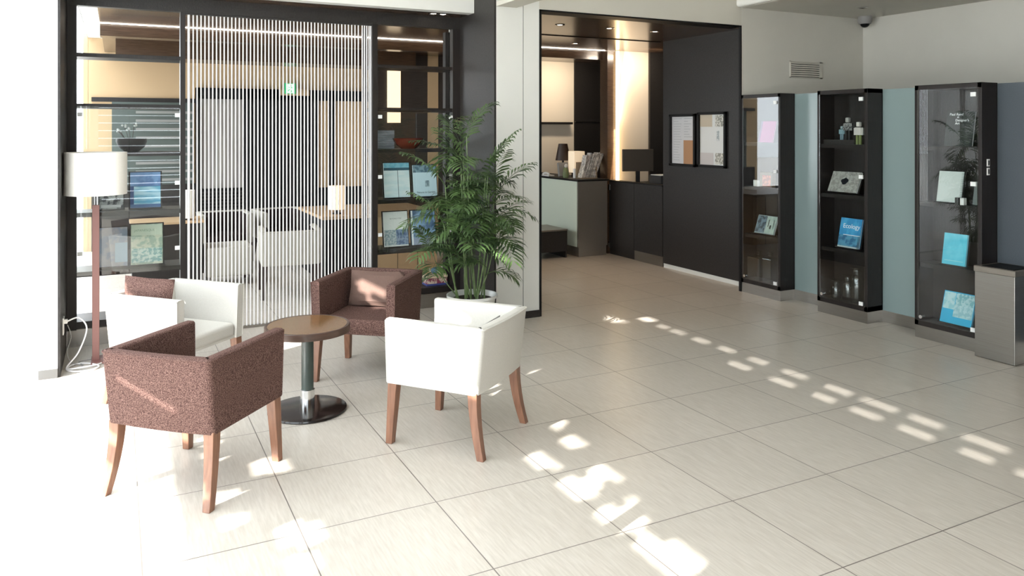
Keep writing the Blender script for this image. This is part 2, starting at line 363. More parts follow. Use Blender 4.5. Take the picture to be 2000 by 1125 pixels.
# added unseen blocker: its gaps shape the floor sun spots, keeps sun off the lounge
def sun_blocker_mesh():
    random.seed(4)
    X = -6.0; tz = 0.5/0.927; k = 0.375/0.927
    cell = 0.036; y0, y1 = -11.0, 6.0; z0, z1 = 3.0, 6.6
    E_ = [(3.25, 0.03, .07, .16), (3.50, -0.10, .04, .14), (3.49, -.37, .03, .10)]
    for y, l in ((-.565, .10), (-.86, .11), (-1.15, .12), (-1.46, .11), (-1.81, .14), (-2.15, .14), (-2.48, .15), (-2.78, .12), (-3.13, .16), (-3.5, .14)):
        E_.append((3.475, y, .055, l*.80))
    for y in (-1.49, -1.9, -2.2, -2.53, -2.86, -3.2, -3.5): E_.append((3.25, y, .05, .11))
    E_ += [(1.50, -1.17, .10, .13), (1.64, -1.457, .07, .10), (1.55, -1.78, .06, .17), (1.51, -2.1, .07, .10), (1.24, -2.24, .09, .12), (1.44, -2.5, .06, .12),
           (1.25, -2.57, .10, .13), (1.26, -2.9, .10, .14), (1.25, -3.23, .11, .16), (1.42, -2.8, .04, .05)]
    E_ += [(1.95, 0.08, .09, .13), (1.78, -.05, .06, .08), (1.93, -1.10, .12, .20), (2.15, -1.0, .08, .1), (.33, -1.45, .05, .16),
           (.35, .25, .30, .42), (.10, .0, .25, .30), (.55, .35, .12, .3)]
    for i in range(12):
        E_.append((random.uniform(-.3, .02), -1.2-i*0.24, random.uniform(.06, .12), random.uniform(.07, .12)))
    bm = M()
    nz_ = int((z1-z0)/cell); ny = int((y1-y0)/cell)
    for a in range(nz_):
        z = z0+(a+.5)*cell
        fx = z/tz+X; run = None
        hs = [e for e in E_ if abs(fx-e[0]) < e[2]+.03]
        for b in range(ny+1):
            y = y0+(b+.5)*cell
            fy = y+k*(z/tz)
            solid = b < ny
            if solid:
                for e in hs:
                    if ((fx-e[0])/(e[2]))**2+((fy-e[1])/(e[3]))**2 < 1: solid = False; break
            if solid and run is None: run = b
            if not solid and run is not None:
                bm.box(X-.02, X+.02, y0+run*cell, y0+b*cell, z0+a*cell, z0+(a+1)*cell); run = None
    bm.box(X-.02, X+.02, 0.2, 6.0, 0.0, 3.02)
    for y in (-10.9, 5.9): bm.box(X-.1, X+.1, y-.1, y+.1, 0, z1)
    return bm
struct('sun_blocker_outside', sun_blocker_mesh(), MT['pave'])

# ------------------------------------------------------------------ armchairs
def tub_chair(name, label, fab, legm, loc, heading, pillow=None, group='tub armchairs round the low table', lining=None):
    t = thing(name, label, 'armchair', (loc[0], loc[1], 0), R(heading-90), group)
    zb, zt = 0.325, 0.67
    th = 0.058
    # path: (x, y_bottom, y_top), from the right arm front round the back to the left arm front
    def outer(z):
        f = (z-zb)/(zt-zb)
        xs = 0.288+0.008*f; yb = -0.262-0.038*f; yf = 0.276+0.006*f
        r = 0.028; P = []
        P.append((xs, yf)); 
        for q in (0.6, 0.2, -0.1): P.append((xs, yb+(yf-yb)*(q+.3)/1.1))
        for a in range(0, 91, 15): P.append((xs-r+r*math.cos(R(a)), yb+r-r*math.sin(R(a))))
        for q in (0.5, 0, -0.5): P.append(((xs-r)*q, yb-0.012*(1-q*q)))
        for a in range(90, -1, -15): P.append((-(xs-r)-r*math.cos(R(a)), yb+r-r*math.sin(R(a))))
        for q in (-0.1, 0.2, 0.6): P.append((-xs, yb+(yf-yb)*(q+.3)/1.1))
        P.append((-xs, yf)); return P
    def inward(P, d):
        out = []
        for i, p in enumerate(P):
            a = Vector(P[max(i-1, 0)]); b = Vector(P[min(i+1, len(P)-1)]); tt = (b-a).normalized()
            nrm = Vector((tt.y, -tt.x))
            if nrm.dot(Vector((0, 0.05))-Vector(p)) < 0 and abs(p[0]) > .2 and i not in (0, len(P)-1): nrm = -nrm
            if i == 0: nrm = Vector((-1, 0))
            if i == len(P)-1: nrm = Vector((1, 0))
            out.append((p[0]+nrm.x*d, p[1]+nrm.y*d))
        return out
    layers = []
    rr = 0.014
    for z in (zb, 0.42, 0.54, zt-rr): layers.append([(x, y, z) for x, y in outer(z)])
    for a in (30, 60, 90): layers.append([(x, y, zt-rr+rr*math.sin(R(a))) for x, y in inward(outer(zt), rr*(1-math.cos(R(a))))])
    for a in (90, 60, 30, 0): layers.append([(x, y, zt-rr+rr*math.sin(R(a))) for x, y in inward(outer(zt), th-rr*(1-math.cos(R(a))))])
    for z in (0.54, 0.42, zb): layers.append([(x, y, z) for x, y in inward(outer(z), th)])
    m = M(); n = len(layers[0])
    V = [[m.bm.verts.new(p) for p in l] for l in layers]
    for a, b in zip(V, V[1:]+V[:1]):
        for k in range(n-1): m.bm.faces.new((a[k], a[k+1], b[k+1], b[k]))
    m.bm.faces.new([l[0] for l in V]); m.bm.faces.new([l[-1] for l in V][::-1])
    m.build('shell', fab, t, world=False, smooth=True)
    pp = M()
    pp.tube([(x, y, zt-rr*.6) for x, y in outer(zt)], 0.0042, 6)
    for s_ in (1, -1):
        pp.tube([(s_*0.288+s_*0.008*f, 0.276+0.006*f, zb+(zt-zb)*f) for f in (0.02, .5, .97)], 0.0035, 6)
    pp.build('piping', fab, t, world=False, smooth=True)
    if lining:
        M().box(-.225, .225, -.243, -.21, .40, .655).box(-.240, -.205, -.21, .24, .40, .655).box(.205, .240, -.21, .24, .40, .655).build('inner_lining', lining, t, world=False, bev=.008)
    # seat cushion
    sc = M().box(-0.232, 0.232, -0.21, 0.268, 0.33, 0.425)
    sc.build('seat', lining or fab, t, world=False, bev=0.026, bseg=4, smooth=True)
    M().box(-0.232, 0.232, -0.21, 0.262, 0.325, 0.345).build('seat_rail', fab, t, world=False)
    # legs
    for sx_ in (1, -1):
        for back in (0, 1):
            rings = []
            for k in range(7):
                f = k/6; z = 0.335*(1-f)
                w = 0.027*(1-f)+0.019*f
                if back:
                    cx = sx_*(0.258+0.022*f**1.8); cy = -0.230-0.053*f**1.8
                else:
                    cx = sx_*(0.258+0.012*f); cy = 0.246+0.020*f
                rings.append([(cx-w, cy-w, z), (cx+w, cy-w, z), (cx+w, cy+w, z), (cx-w, cy+w, z)])
            M().loft(rings).build('leg', legm, t, world=False, bev=0.003)
    if pillow:
        pm, kind = pillow
        q = M(); nx, nz = 10, 8; w, h = 0.20, 0.125
        G = [[], []]
        for sgn in (0, 1):
            for i in range(nx+1):
                row = []
                for j in range(nz+1):
                    u = -1+2*i/nx; v = -1+2*j/nz
                    puff = 0.045*((1-u**4)*(1-v**4))**.6
                    x = u*w*(1-0.04*(1-abs(v))); z = v*h*(1-0.05*(1-abs(u)))
                    row.append(q.bm.verts.new((x, (puff if sgn else -puff), z)))
                G[sgn].append(row)
            for i in range(nx):
                for j in range(nz): q.bm.faces.new((G[sgn][i][j], G[sgn][i+1][j], G[sgn][i+1][j+1], G[sgn][i][j+1]))
        bmesh.ops.remove_doubles(q.bm, verts=q.bm.verts[:], dist=1e-4)
        lab = {'brown': ('cushion', 'taupe cushion propped against the back of the far brown armchair', 'cushion'),
               'white': ('cushion', 'dark brown cushion tucked into the white armchair by the floor lamp', 'cushion'),
               'grey': ('cushion', 'grey cushion barely showing inside the white armchair near the plant', 'cushion')}[kind]
        px, py, pz, rz = {'brown': (0.0, -0.13, 0.552, 0), 'white': (0.145, -0.09, 0.635, -90), 'grey': (0.0, -0.15, 0.50, 0)}[kind]
        wp = Matrix.Rotation(R(heading-90), 3, 'Z') @ Vector((px, py, 0))
        o = q.build(lab[0], pm, None, smooth=True)
        o.location = (loc[0]+wp.x, loc[1]+wp.y, pz)
        o.rotation_euler = (R(14 if kind == 'brown' else 8), 0, R(heading-90+rz))
        tag(o, lab[1], lab[2])
    return t
A1 = tub_chair('tub_armchair', 'brown heathered wool tub armchair nearest the camera, turned away', MT['brownfab'], MT['leg'], (-0.337, -1.628), 46.8)
A2 = tub_chair('tub_armchair', 'white tub armchair turned away, in the middle foreground right of the table', MT['whitefab'], MT['leg'], (1.002, -1.70), 129.4, (MT['grey'], 'grey'))
A3 = tub_chair('tub_armchair', 'brown tub armchair with taupe cushion behind the round table', MT['brownfab'], MT['leg'], (0.875, -0.425), -129, (MT['brownpil'], 'brown'))
A4 = tub_chair('tub_armchair', 'white tub armchair with brown cushion beside the floor lamp', MT['whitefab'], MT['leg'], (-0.348, -0.308), -47, (MT['brownfab'], 'white'))
G2 = 'white armchairs in the back lounge'
B1 = tub_chair('tub_armchair', 'white armchair behind the cord screen, its back to us', MT['loungefab'], MT['legdk'], (0.90, 2.50), 84, group=G2, lining=MT['lining'])
B2 = tub_chair('tub_armchair', 'white armchair in the back lounge, farther and left, facing us', MT['loungefab'], MT['legdk'], (0.48, 4.35), -90, group=G2, lining=MT['lining'])
B3 = tub_chair('tub_armchair', 'white armchair at the far end of the lounge, right of its twin', MT['loungefab'], MT['legdk'], (1.16, 4.42), -84, group=G2, lining=MT['lining'])
t = thing('pouf', 'low white upholstered pouf behind the cord screen, left of the lounge armchair', 'pouf', (0.40, 3.35, 0))
M().box(.16, .64, 3.15, 3.60, .10, .42).build('cushion_block', MT['loungefab'], t, bev=0.02)
for dx in (.19, .61):
    for dy in (3.18, 3.57): M().box(dx-.015, dx+.015, dy-.015, dy+.015, 0, .11).build('leg', MT['legdk'], t)

# ------------------------------------------------------------------ round table
t = thing('round_side_table', 'low round pedestal table with glossy woven top between the armchairs', 'table', (0.332, -0.98, 0))
M().lathe([(0.001, 0.487), (0.235, 0.487), (0.247, 0.475), (0.25, 0.475), (0.25, 0.513), (0.247, 0.516), (0.235, 0.516), (0.232, 0.513), (0.001, 0.513)], 64).build('table_edge', MT['tablewood'], t, world=False, smooth=True)
M().cyl(0, 0, 0.512, 0.5155, 0.2325, n=64).build('inlaid_top', MT['tabletop'], t, world=False, smooth=True)
M().lathe([(0.001, 0.0), (0.225, 0.0), (0.232, 0.006), (0.230, 0.015), (0.20, 0.021), (0.06, 0.026), (0.001, 0.026)], 64).build('base', MT['gloss'], t, world=False, smooth=True)
M().cyl(0, 0, 0.125, 0.488, 0.036).build('pole', MT['greygreen'], t, world=False, smooth=True)
M().lathe([(0.042, 0.025), (0.042, 0.128), (0.037, 0.131)]).build('collar', MT['chrome'], t, world=False, smooth=True)

# ------------------------------------------------------------------ floor lamp, socket, cords
t = thing('floor_lamp', 'tall floor lamp with white drum shade and reddish square pole by the left wall', 'lamp', (-0.823, 0.72, 0))
sh = M().lathe([(0.205, 1.212), (0.205, 1.518), (0.201, 1.518), (0.201, 1.212)], 64)
sh.build('lamp_shade', MT['shade'], t, world=False, smooth=True)
M().tube([(-.2, 0, 1.5), (.2, 0, 1.5)], .003, 6).tube([(0, -.2, 1.5), (0, .2, 1.5)], .003, 6).cyl(0, 0, 1.3, 1.5, .012).build('shade_frame', MT['chrome'], t, world=False)
M().sph(0, 0, 1.36, .03).build('bulb', MT['plastic'], t, world=False, smooth=True)
M().cyl(0.01, 0, 1.12, 1.32, 0.008).cyl(-0.008, 0, 1.12, 1.32, 0.004).build('upper_stem', MT['chrome'], t, world=False, smooth=True)
M().box(-.023, .023, -.023, .023, .012, 1.135).build('pole', MT['lampwood'], t, world=False, bev=0.002)
M().box(-.03, .14, -.10, .10, 0, .014).build('base', MT['lampwood'], t, world=False, bev=0.003)
t = thing('wall_socket', 'white socket plate low on the dark left jamb with cable plugged in', 'socket', (-1.03, 0.72, 0.20))
M().box(-1.03, -1.022, 0.66, 0.735, 0.225, 0.345).build('plate', MT['plastic'], t, bev=0.002)
M().box(-1.022, -1.0, 0.68, 0.71, 0.30, 0.33).build('plug', MT['plastic'], t, bev=0.003)
def spline(pts, n=10):
    P = [Vector(p) for p in pts]; out = []
    for i in range(len(P)-1):
        p0 = P[max(i-1, 0)]; p1 = P[i]; p2 = P[i+1]; p3 = P[min(i+2, len(P)-1)]
        for k in range(n):
            u = k/n
            out.append(.5*((2*p1)+(-p0+p2)*u+(2*p0-5*p1+4*p2-p3)*u*u+(-p0+3*p1-3*p2+p3)*u**3))
    out.append(P[-1]); return out
tag(M().tube(spline([(-1.0, .695, .315), (-.93, .70, .33), (-.88, .68, .25), (-.93, .64, .10), (-1.0, .60, .012), (-.97, .50, .008), (-.86, .46, .008), (-.80, .55, .008), (-.88, .66, .008), (-.97, .66, .008), (-.99, .56, .008), (-.90, .52, .02), (-.80, .60, .008), (-.76, .70, .008)]), .0055, 8).build('power_cord', MT['cord'], smooth=True), 'thick white power cord looping down from the socket onto the floor', 'cord')
tag(M().tube(spline([(-1.0, .69, .29), (-.98, .72, .20), (-1.0, .70, .10), (-.98, .66, .03), (-.90, .62, .008), (-.93, .72, .008), (-.85, .75, .008)]), .003, 6).build('lamp_cord', MT['grey'], smooth=True), 'thin grey cord tangled on the floor below the socket', 'cord')

# ------------------------------------------------------------------ cord screen
t = thing('cord_screen', 'screen of taut white vertical cords between the two glass display cases', 'screen', (0.6, 1.22, 0))
M().box(-.185, 1.386, 1.20, 1.24, 2.628, 2.645).build('top_rail', MT['dark'], t)
M().box(-.185, 1.386, 1.205, 1.235, 0.0, 0.018).build('bottom_rail', MT['steel'], t)
c0 = None; xs = []
x = -0.125
while x < 1.285: xs.append(x); x += 0.0302
xs += [1.300, 1.322, 1.343, 1.364, 1.380]
for x in xs:
    if c0 is None:
        c0 = M().cyl(0, 0, 0.016, 2.63, 0.0056, n=8).build('cord', MT['cord'], t, world=False, smooth=True); o = c0
    else:
        o = c0.copy(); COL.objects.link(o); o.parent = t
    o.location = (x-0.6, 0, 0)
o = M().cyl(-0.16-0.6, 0, 0.016, 2.63, 0.0105, n=10).build('cord', MT['cord'], t, world=False, smooth=True)

# ------------------------------------------------------------------ glass display cases (front wall)
def display_case(name, label, x0, x1, pw0, pw1, seam, doorx):
    t = thing(name, label, 'display case', ((x0+x1)/2, 1.35, 0))
    yb = 1.52
    M().box(x0, x0+pw0, 1.19, 1.26, 0.13, 2.645).build('post', MT['darkcab'], t)
    M().box(x1-pw1, x1, 1.19, 1.26, 0.13, 2.645).build('post', MT['darkcab'], t)
    M().box(x0, x0+pw0*.6, 1.45, yb, 0.13, 2.645).build('rear_post', MT['darkcab'], t)
    M().box(x1-pw1*.6, x1, 1.45, yb, 0.13, 2.645).build('rear_post', MT['darkcab'], t)
    for z, th in ((2.28, .03), (1.885, .035), (1.50, .03), (1.035, .035), (0.575, .04), (0.19, .055)):
        M().box(x0+pw0*.5, x1-pw1*.5, 1.205, yb, z-th, z).build('shelf', MT['darkcab'], t, bev=0.002)
    a, b = doorx
    for k, (u, v) in enumerate(((a, seam-.002), (seam+.002, b))):
        g = M().box(u, v, 1.192, 1.200, 0.545, 1.865).build('glass_door', MT['doorglass'], t)
        ex = u+.02 if k == 0 else v-.02
        for z in (1.80, 1.25, 0.72):
            M().box(ex-.018, ex+.018, 1.183, 1.191, z-.016, z+.016).build('hinge', MT['tag'], g, world=False).location = (-t.location.x, -t.location.y, 0)
    return t
D1 = display_case('display_case', 'dark framed glass display case left of the cord screen, behind the floor lamp', -1.03, -0.187, .065, .038, -0.60, (-.962, -.228))
D2 = display_case('display_case', 'dark framed glass display case right of the cord screen, behind the plant', 1.388, 2.252, .048, .075, 1.81, (1.438, 2.175))

# ------------------------------------------------------------------ books and leaning pictures
def book(name, label, cat, loc, rotz, w, h, th, lean, cover, prints=(), titles=(), easel=True, group=None, edge=None, frame=None):
    # local frame: x right, front face looks to -y, bottom centre of the front edge at the origin
    z = loc[2]+th*math.sin(lean)+0.001
    if easel: z += 0.008
    t = thing(name, label, cat, (loc[0], loc[1], z), rotz, group, lean)
    M().box(-w/2, w/2, 0, 0.003, 0, h).build('front_cover', cover, t, world=False)
    M().box(-w/2+.002, w/2-.003, 0.003, th-.002, .002, h-.002).build('page_block', edge or MT['paper'], t, world=False)
    M().box(-w/2, w/2, th-.002, th, 0, h).build('back_cover', cover, t, world=False)
    for k, (u0, u1, v0, v1, m_) in enumerate(prints):
        M().box(-w/2+u0*w, -w/2+u1*w, -.0006, 0, v0*h, v1*h).build('cover_print', m_, t, world=False)
    for (body, u, v, size, m_, al) in titles:
        text('title', body, size, m_, t, (-w/2+u*w, -.0012, v*h), align=al)
    if easel:
        M().box(-w/2-.012, w/2+.012, th+.001, th+.006, -.006, h+.010).box(-w/2-.012, w/2+.012, -.014, th+.006, -.008, -.002).build('easel', MT['darkcab'], t, world=False)
    return t
NX = R(-90)
white_t = flat((240, 242, 244)); dark_t = flat((40, 44, 50))
# left case
book('picture_book', 'bright blue picture in the left glass case, right of the lamp shade', 'book', (-.478, 1.32, 1.035), 0, .225, .29, .012, R(9), flat((70, 110, 160)), [(0, 1, .62, 1, flat((80, 120, 175), rgb2=(110, 150, 200), scale=(8, 8, 8))), (.12, 1, .10, .6, flat((96, 170, 205), rgb2=(175, 215, 232), scale=(4, 4, 30))), (0, .12, .1, .6, flat((42, 76, 130)))], group='books shown in the left glass case')
book('picture_book', 'black and white picture in the left glass case, just below the lamp shade', 'book', (-.725, 1.32, 1.035), 0, .17, .24, .012, R(9), flat((190, 194, 196), rgb2=(60, 66, 72), scale=(18, 18, 18)), [(.05, .9, .04, .14, white_t)], group='books shown in the left glass case')
book('picture_book', 'pale green landscape book on the lowest shelf of the left case, at right', 'book', (-.468, 1.30, .575), 0, .235, .325, .02, R(9), flat((150, 168, 150), rgb2=(196, 200, 178), scale=(16, 16, 24)), [(0.02, .98, .72, .98, flat((196, 206, 186))), (.02, .98, .05, .4, flat((120, 160, 156), rgb2=(190, 206, 196), scale=(30, 30, 40)))], [('JAPANESQUE', .1, .82, .026, flat((130, 150, 128)), 'LEFT')], group='books shown in the left glass case')
book('picture_book', 'greyish lilac book on the lowest shelf of the left case, behind the lamp pole', 'book', (-.71, 1.30, .575), 0, .20, .31, .02, R(9), flat((170, 166, 172), rgb2=(140, 150, 168), scale=(10, 10, 10)), [(.55, 1, .1, .6, flat((170, 190, 206)))], group='books shown in the left glass case')
# right case
book('art_book', 'pale teal book with dark band, upper left of the four in the right case', 'book', (1.665, 1.30, 1.035), 0, .25, .325, .016, R(9), flat((206, 226, 228), rgb2=(222, 234, 234), scale=(4, 4, 20)), [(0, 1, .86, 1, flat((110, 176, 198), rgb2=(136, 192, 208), scale=(30, 30, 30))), (0, 1, .78, .86, flat((60, 100, 116))), (.53, .55, 0, .78, flat((70, 90, 96)))], group='books shown in the right glass case')
book('art_book', 'pale blue book with leafy top edge, upper right in the right case', 'book', (1.945, 1.30, 1.035), 0, .235, .30, .016, R(9), flat((204, 226, 234)), [(0, 1, .76, 1, flat((84, 112, 130), rgb2=(130, 158, 170), scale=(28, 28, 28))), (.5, .68, .3, .5, flat((120, 140, 150), rgb2=(170, 190, 198), scale=(30, 30, 30)))], [('Nature in Garden', .12, .1, .026, flat((50, 70, 84)), 'LEFT')], group='books shown in the right glass case')
book('art_book', 'white book with blue and grey squares, lower left in the right case', 'book', (1.655, 1.30, .575), 0, .235, .325, .016, R(9), flat((232, 234, 228)), [(0, .5, .04, .48, flat((140, 160, 166), rgb2=(196, 204, 204), scale=(60, 60, 60))), (.5, 1, .04, .48, flat((84, 106, 140), rgb2=(140, 160, 184), scale=(40, 40, 40)))], [('BEYOND STEP', .5, .78, .018, flat((140, 142, 140)), 'CENTER')], group='books shown in the right glass case')
book('art_book', 'blue photo book with white spine edge, lower right in the right case', 'book', (1.93, 1.30, .575), 0, .24, .325, .016, R(9), flat((140, 174, 208), rgb2=(80, 108, 142), scale=(14, 14, 14)), [(0, .06, 0, 1, white_t), (.06, 1, 0, .2, flat((150, 160, 184))), (.15, .5, .22, .45, flat((30, 40, 58), rgb2=(140, 160, 180), scale=(26, 26, 26)))], group='books shown in the right glass case')
# bowls
def bowl(name, label, loc, r, h, m_, sy=1.0):
    q = M().lathe([(0.001, 0.0), (r*.45, 0.0), (r*.5, .006), (r*.82, h*.45), (r, h), (r*.96, h), (r*.78, h*.48), (r*.4, .012), (.001, .012)], 40)
    bmesh.ops.scale(q.bm, vec=(1, sy, 1), verts=q.bm.verts[:])
    o = q.build(name, m_, None, smooth=True); o.location = loc
    return tag(o, label, 'bowl')
bowl('lacquer_bowl', 'wide oxblood red lacquer bowl on a shelf of the right glass case', (1.79, 1.36, 1.50), .155, .10, MT['red'], .85)
t = thing('vase', 'round black vase with a few white blossoms in the left glass case', 'vase', (-.58, 1.36, 1.50))
M().lathe([(0.001, 0), (.05, 0), (.095, .04), (.115, .085), (.112, .11), (.105, .11), (.1, .08), (.001, .03)], 40).build('bowl', MT['black'], t, world=False, smooth=True)
br = M()
random.seed(8)
tips = []
for k in range(5):
    a = random.uniform(-.12, .02); b = random.uniform(-.05, .05); h = random.uniform(.16, .27)
    br.tube(spline([(0, 0, .04), (a*.5, b*.5, h*.6), (a, b, h)], 5), .0025, 5); tips.append((a, b, h))
br.build('branches', MT['legdk'], t, world=False)
bl = M()
for a, b, h in tips:
    for _ in range(3): bl.sph(a+random.uniform(-.015, .015), b+random.uniform(-.01, .01), h+random.uniform(-.02, .01), .009, u=8, v=6)
bl.build('blossoms', MT['plastic'], t, world=False, smooth=True)
t = thing('notice_card', 'grey printed card behind the red bowl in the right glass case', 'card', (1.59, 1.42, 1.50))
M().box(1.51, 1.67, 1.42, 1.425, 1.501, 1.675).build('card', flat((110, 114, 124), rgb2=(140, 144, 152), scale=(4, 4, 60)), t)
t = thing('toy_teapot', 'small blue and white ornament on top of the patterned box, low in the right case', 'ornament', (2.05, 1.33, .287))
M().sph(0, 0, .035, .035, (1.2, .8, .95)).build('body', flat((70, 100, 130)), t, world=False, smooth=True)
M().sph(.035, -.03, .042, .024).build('white_disc', MT['plastic'], t, world=False, smooth=True)
M().tube([(-.05, 0, .03), (-.06, 0, .055), (-.05, 0, .07)], .004, 6).tube([(.05, 0, .05), (.075, 0, .07)], .005, 6).build('handle_and_spout', MT['plastic'], t, world=False)
t = thing('patterned_box', 'colourful patterned box on the bottom shelf of the right case', 'box', (2.05, 1.33, .19))
M().box(-.105, .105, -.06, .06, 0, .07).build('body', flat((196, 180, 160), rgb2=(120, 50, 70), scale=(40, 40, 24)), t, world=False, bev=.01)
M().box(-.11, .11, -.065, .065, .07, .095).build('lid', flat((206, 186, 158)), t, world=False, bev=.008)
M().box(-.108, .108, -.063, .063, 0, .018).build('base_band', flat((60, 70, 130)), t, world=False, bev=.003)

# ------------------------------------------------------------------ three tall cabinets on the right
def tall_cabinet(label, y0, y1):
    t = thing('tall_display_cabinet', label, 'display cabinet', (5.2, (y0+y1)/2, 0), group='tall dark display cabinets along the right wall')
    X0, X1 = 5.10, 5.30; f = .035; XB = 5.296
    M().box(X0, XB, y0, y0+f, .10, 2.04).box(X0, XB, y1-f, y1, .10, 2.04).box(X0, XB, y0, y1, 2.0, 2.04).box(X0, XB, y0, y1, .10, .145).box(XB-.012, XB, y0, y1, .10, 2.04).build('carcass', MT['darkcab'], t, bev=.002)
    for z in (1.55, 1.10, .61):
        M().box(X0+.012, XB-.012, y0+f, y1-f, z-.035, z).build('shelf', MT['darkcab'], t)
    g = M().box(X0-.001, X0+.006, y0+f*.7, y1-f*.7, .14, 2.005).build('glass_door', MT['doorglass'], t)
    for z in (1.95, 1.27, .74, .165):
        if z == .74: continue
        M().box(X0-.012, X0-.002, y0+f+.005, y0+f+.045, z-.016, z+.016).build('clip', MT['tag'], g, world=False).location = -t.location
    q = M().cyl(0, 0, 0, .02, .014, n=16); bmesh.ops.rotate(q.bm, matrix=Matrix.Rotation(R(-90), 3, 'Y'), verts=q.bm.verts[:])
    bmesh.ops.translate(q.bm, vec=(X0-.001, y1-f-.03, .175), verts=q.bm.verts[:])
    q.build('lock_knob', MT['chrome'], g, world=False, smooth=True).location = -t.location
    M().box(X0+.003, XB, y0+.003, y1-.003, 0, .10).build('plinth', MT['steel'], t)
    return t
CB1 = tall_cabinet('tall dark glass-fronted cabinet nearest the reception, holding square glass bottles at its foot', -.105, .43)
CB2 = tall_cabinet('middle tall dark cabinet with toy figures on its top shelf', -1.095, -.555)
CB3 = tall_cabinet('tall dark cabinet next to the steel bin, two small plates on its side', -2.09, -1.54)
XS = 5.165
# cabinet 1
book('magenta_book', 'magenta book leaning on the top shelf of the first tall cabinet', 'book', (XS, .16, 1.55), NX, .20, .22, .014, R(14), flat((170, 60, 130)), [(0, .12, 0, 1, flat((110, 60, 120)))], easel=False, edge=MT['paper'])
t = thing('picture_box', 'small orange and brown picture box in the first tall cabinet', 'box', (XS, .15, 1.10), NX)
M().box(-.08, .08, 0, .05, 0, .15).build('box', flat((96, 74, 50)), t, world=False, bev=.002)
M().box(-.045, .065, -.001, 0, .01, .12).build('picture', flat((190, 84, 44), rgb2=(150, 60, 34), scale=(30, 30, 30)), t, world=False)
tag(M().box(XS-.015, XS+.02, .25, .31, 1.10, 1.165).build('white_block', MT['plastic'], bev=.004), 'small white block left of the orange picture box', 'ornament')
book('double_photo_book', 'pale book with two photographs on its cover in the first tall cabinet', 'book', (XS, .18, .61), NX, .26, .19, .018, R(20), flat((170, 184, 184)), [(.02, .48, .05, .97, flat((120, 140, 152), rgb2=(60, 76, 88), scale=(20, 20, 20))), (.52, .98, .05, .97, flat((176, 196, 186), rgb2=(190, 206, 196), scale=(10, 10, 10))), (.60, .64, .4, .8, dark_t), (.86, .90, .3, .8, dark_t), (.70, .78, .3, .5, dark_t)])
def bottle(name, label, loc, w, h, neck, sq=True, cat='bottle', group=None, stopper=True):
    t = thing(name, label, cat, loc, 0, group)
    q = M()
    if sq:
        r4 = math.sqrt(2)
        def ring(a, z): return [(-a, -a, z), (a, -a, z), (a, a, z), (-a, a, z)]
        q.loft([ring(w, 0.001), ring(w, h*.86), ring(w*.85, h*.9), ring(neck, h*.92), ring(neck, h)])
        q.build('body', MT['jar'], t, world=False, bev=.005)
    else:
        q.lathe([(0.001, .002), (w*.95, .002), (w, .01), (w, h*.72), (w*.8, h*.82), (neck, h*.85), (neck, h)], 28)
        q.build('body', MT['jar'], t, world=False, smooth=True)
    if stopper:
        M().lathe([(neck*.8, h-.01), (neck*.8, h+.004), (neck*1.5, h+.012), (neck*1.6, h+.022), (neck*.5, h+.03), (.001, h+.032)], 20).build('stopper', MT['jar'], t, world=False, smooth=True)
    return t
bottle('glass_bottle', 'tall clear square bottle at the foot of the first cabinet, wider one', (XS+.01, .25, .146), .085, .27, .018)
bottle('glass_bottle', 'clear square bottle at the foot of the first cabinet, right of the wider one', (XS, .085, .146), .058, .28, .018)
# cabinet 2
def figure(name, label, loc, h, body, legs, head, extra=None):
    t = thing(name, label, 'toy figure', loc, NX)
    w = h*.16
    for s_ in (-1, 1): M().box(s_*w*.5-w*.28, s_*w*.5+w*.28, -w*.3, w*.3, 0, h*.42).build('leg', legs, t, world=False, bev=.002)
    M().box(-w, w, -w*.5, w*.5, h*.42, h*.76).build('torso', body, t, world=False, bev=.003)
    M().box(-w*.55, w*.55, -w*.5, w*.5, h*.79, h).build('head', head, t, world=False, bev=.006)
    for s_ in (-1, 1): M().box(s_*w*1.25-w*.2, s_*w*1.25+w*.2, -w*.3, w*.3, h*.42, h*.74).build('arm', body, t, world=False, bev=.002)
    return t
t = thing('wooden_tray', 'dark wooden tray under the toy figures on the top shelf of the middle cabinet', 'tray', (XS+.01, -.76, 1.55))
M().box(5.13, 5.22, -.93, -.60, 1.55, 1.590).build('tray', MT['dark'], t, bev=.002)
figure('toy_robot', 'small pale blue toy figure, left of the three', (XS, -.775, 1.59), .125, flat((120, 150, 160)), flat((110, 136, 150)), flat((150, 170, 176)))
figure('toy_robot', 'tall black and silver toy figure standing in the middle', (XS, -.84, 1.59), .20, flat((150, 150, 148), rgb2=(50, 50, 52), scale=(60, 60, 60)), MT['black2'], flat((170, 168, 164)))
figure('toy_robot', 'white toy figure with green legs beside the cabinet edge', (XS, -.955, 1.55), .20, flat((206, 200, 194)), flat((120, 130, 80)), flat((214, 208, 200)))
tt = book('sheep_book', 'white landscape book with a dark dotted drawing in the middle cabinet', 'book', (XS-.02, -.785, 1.10), NX, .31, .20, .018, R(24), flat((176, 174, 168), rgb2=(150, 148, 142), scale=(30, 30, 30)), [])
q = M()
for a, b, r in ((0, 0, .03), (.02, .008, .02), (-.022, .006, .018), (.005, .016, .02), (-.005, -.012, .018)):
    q.cyl(a, b, -.0008, .0008, r, n=14)
bmesh.ops.rotate(q.bm, matrix=Matrix.Rotation(R(90), 3, 'X'), verts=q.bm.verts[:]); bmesh.ops.translate(q.bm, vec=(0, -.001, .105), verts=q.bm.verts[:])
q.build('drawing', dark_t, tt, world=False)
random.seed(3)
q = M()
for i in range(46):
    a = random.uniform(-.14, .14); b = random.uniform(.015, .19)
    if abs(a) < .045 and abs(b-.105) < .035: continue
    q.box(a-.004, a+.004, -.0008, 0, b-.002, b+.003)
q.build('drawing_marks', flat((120, 120, 118)), tt, world=False)
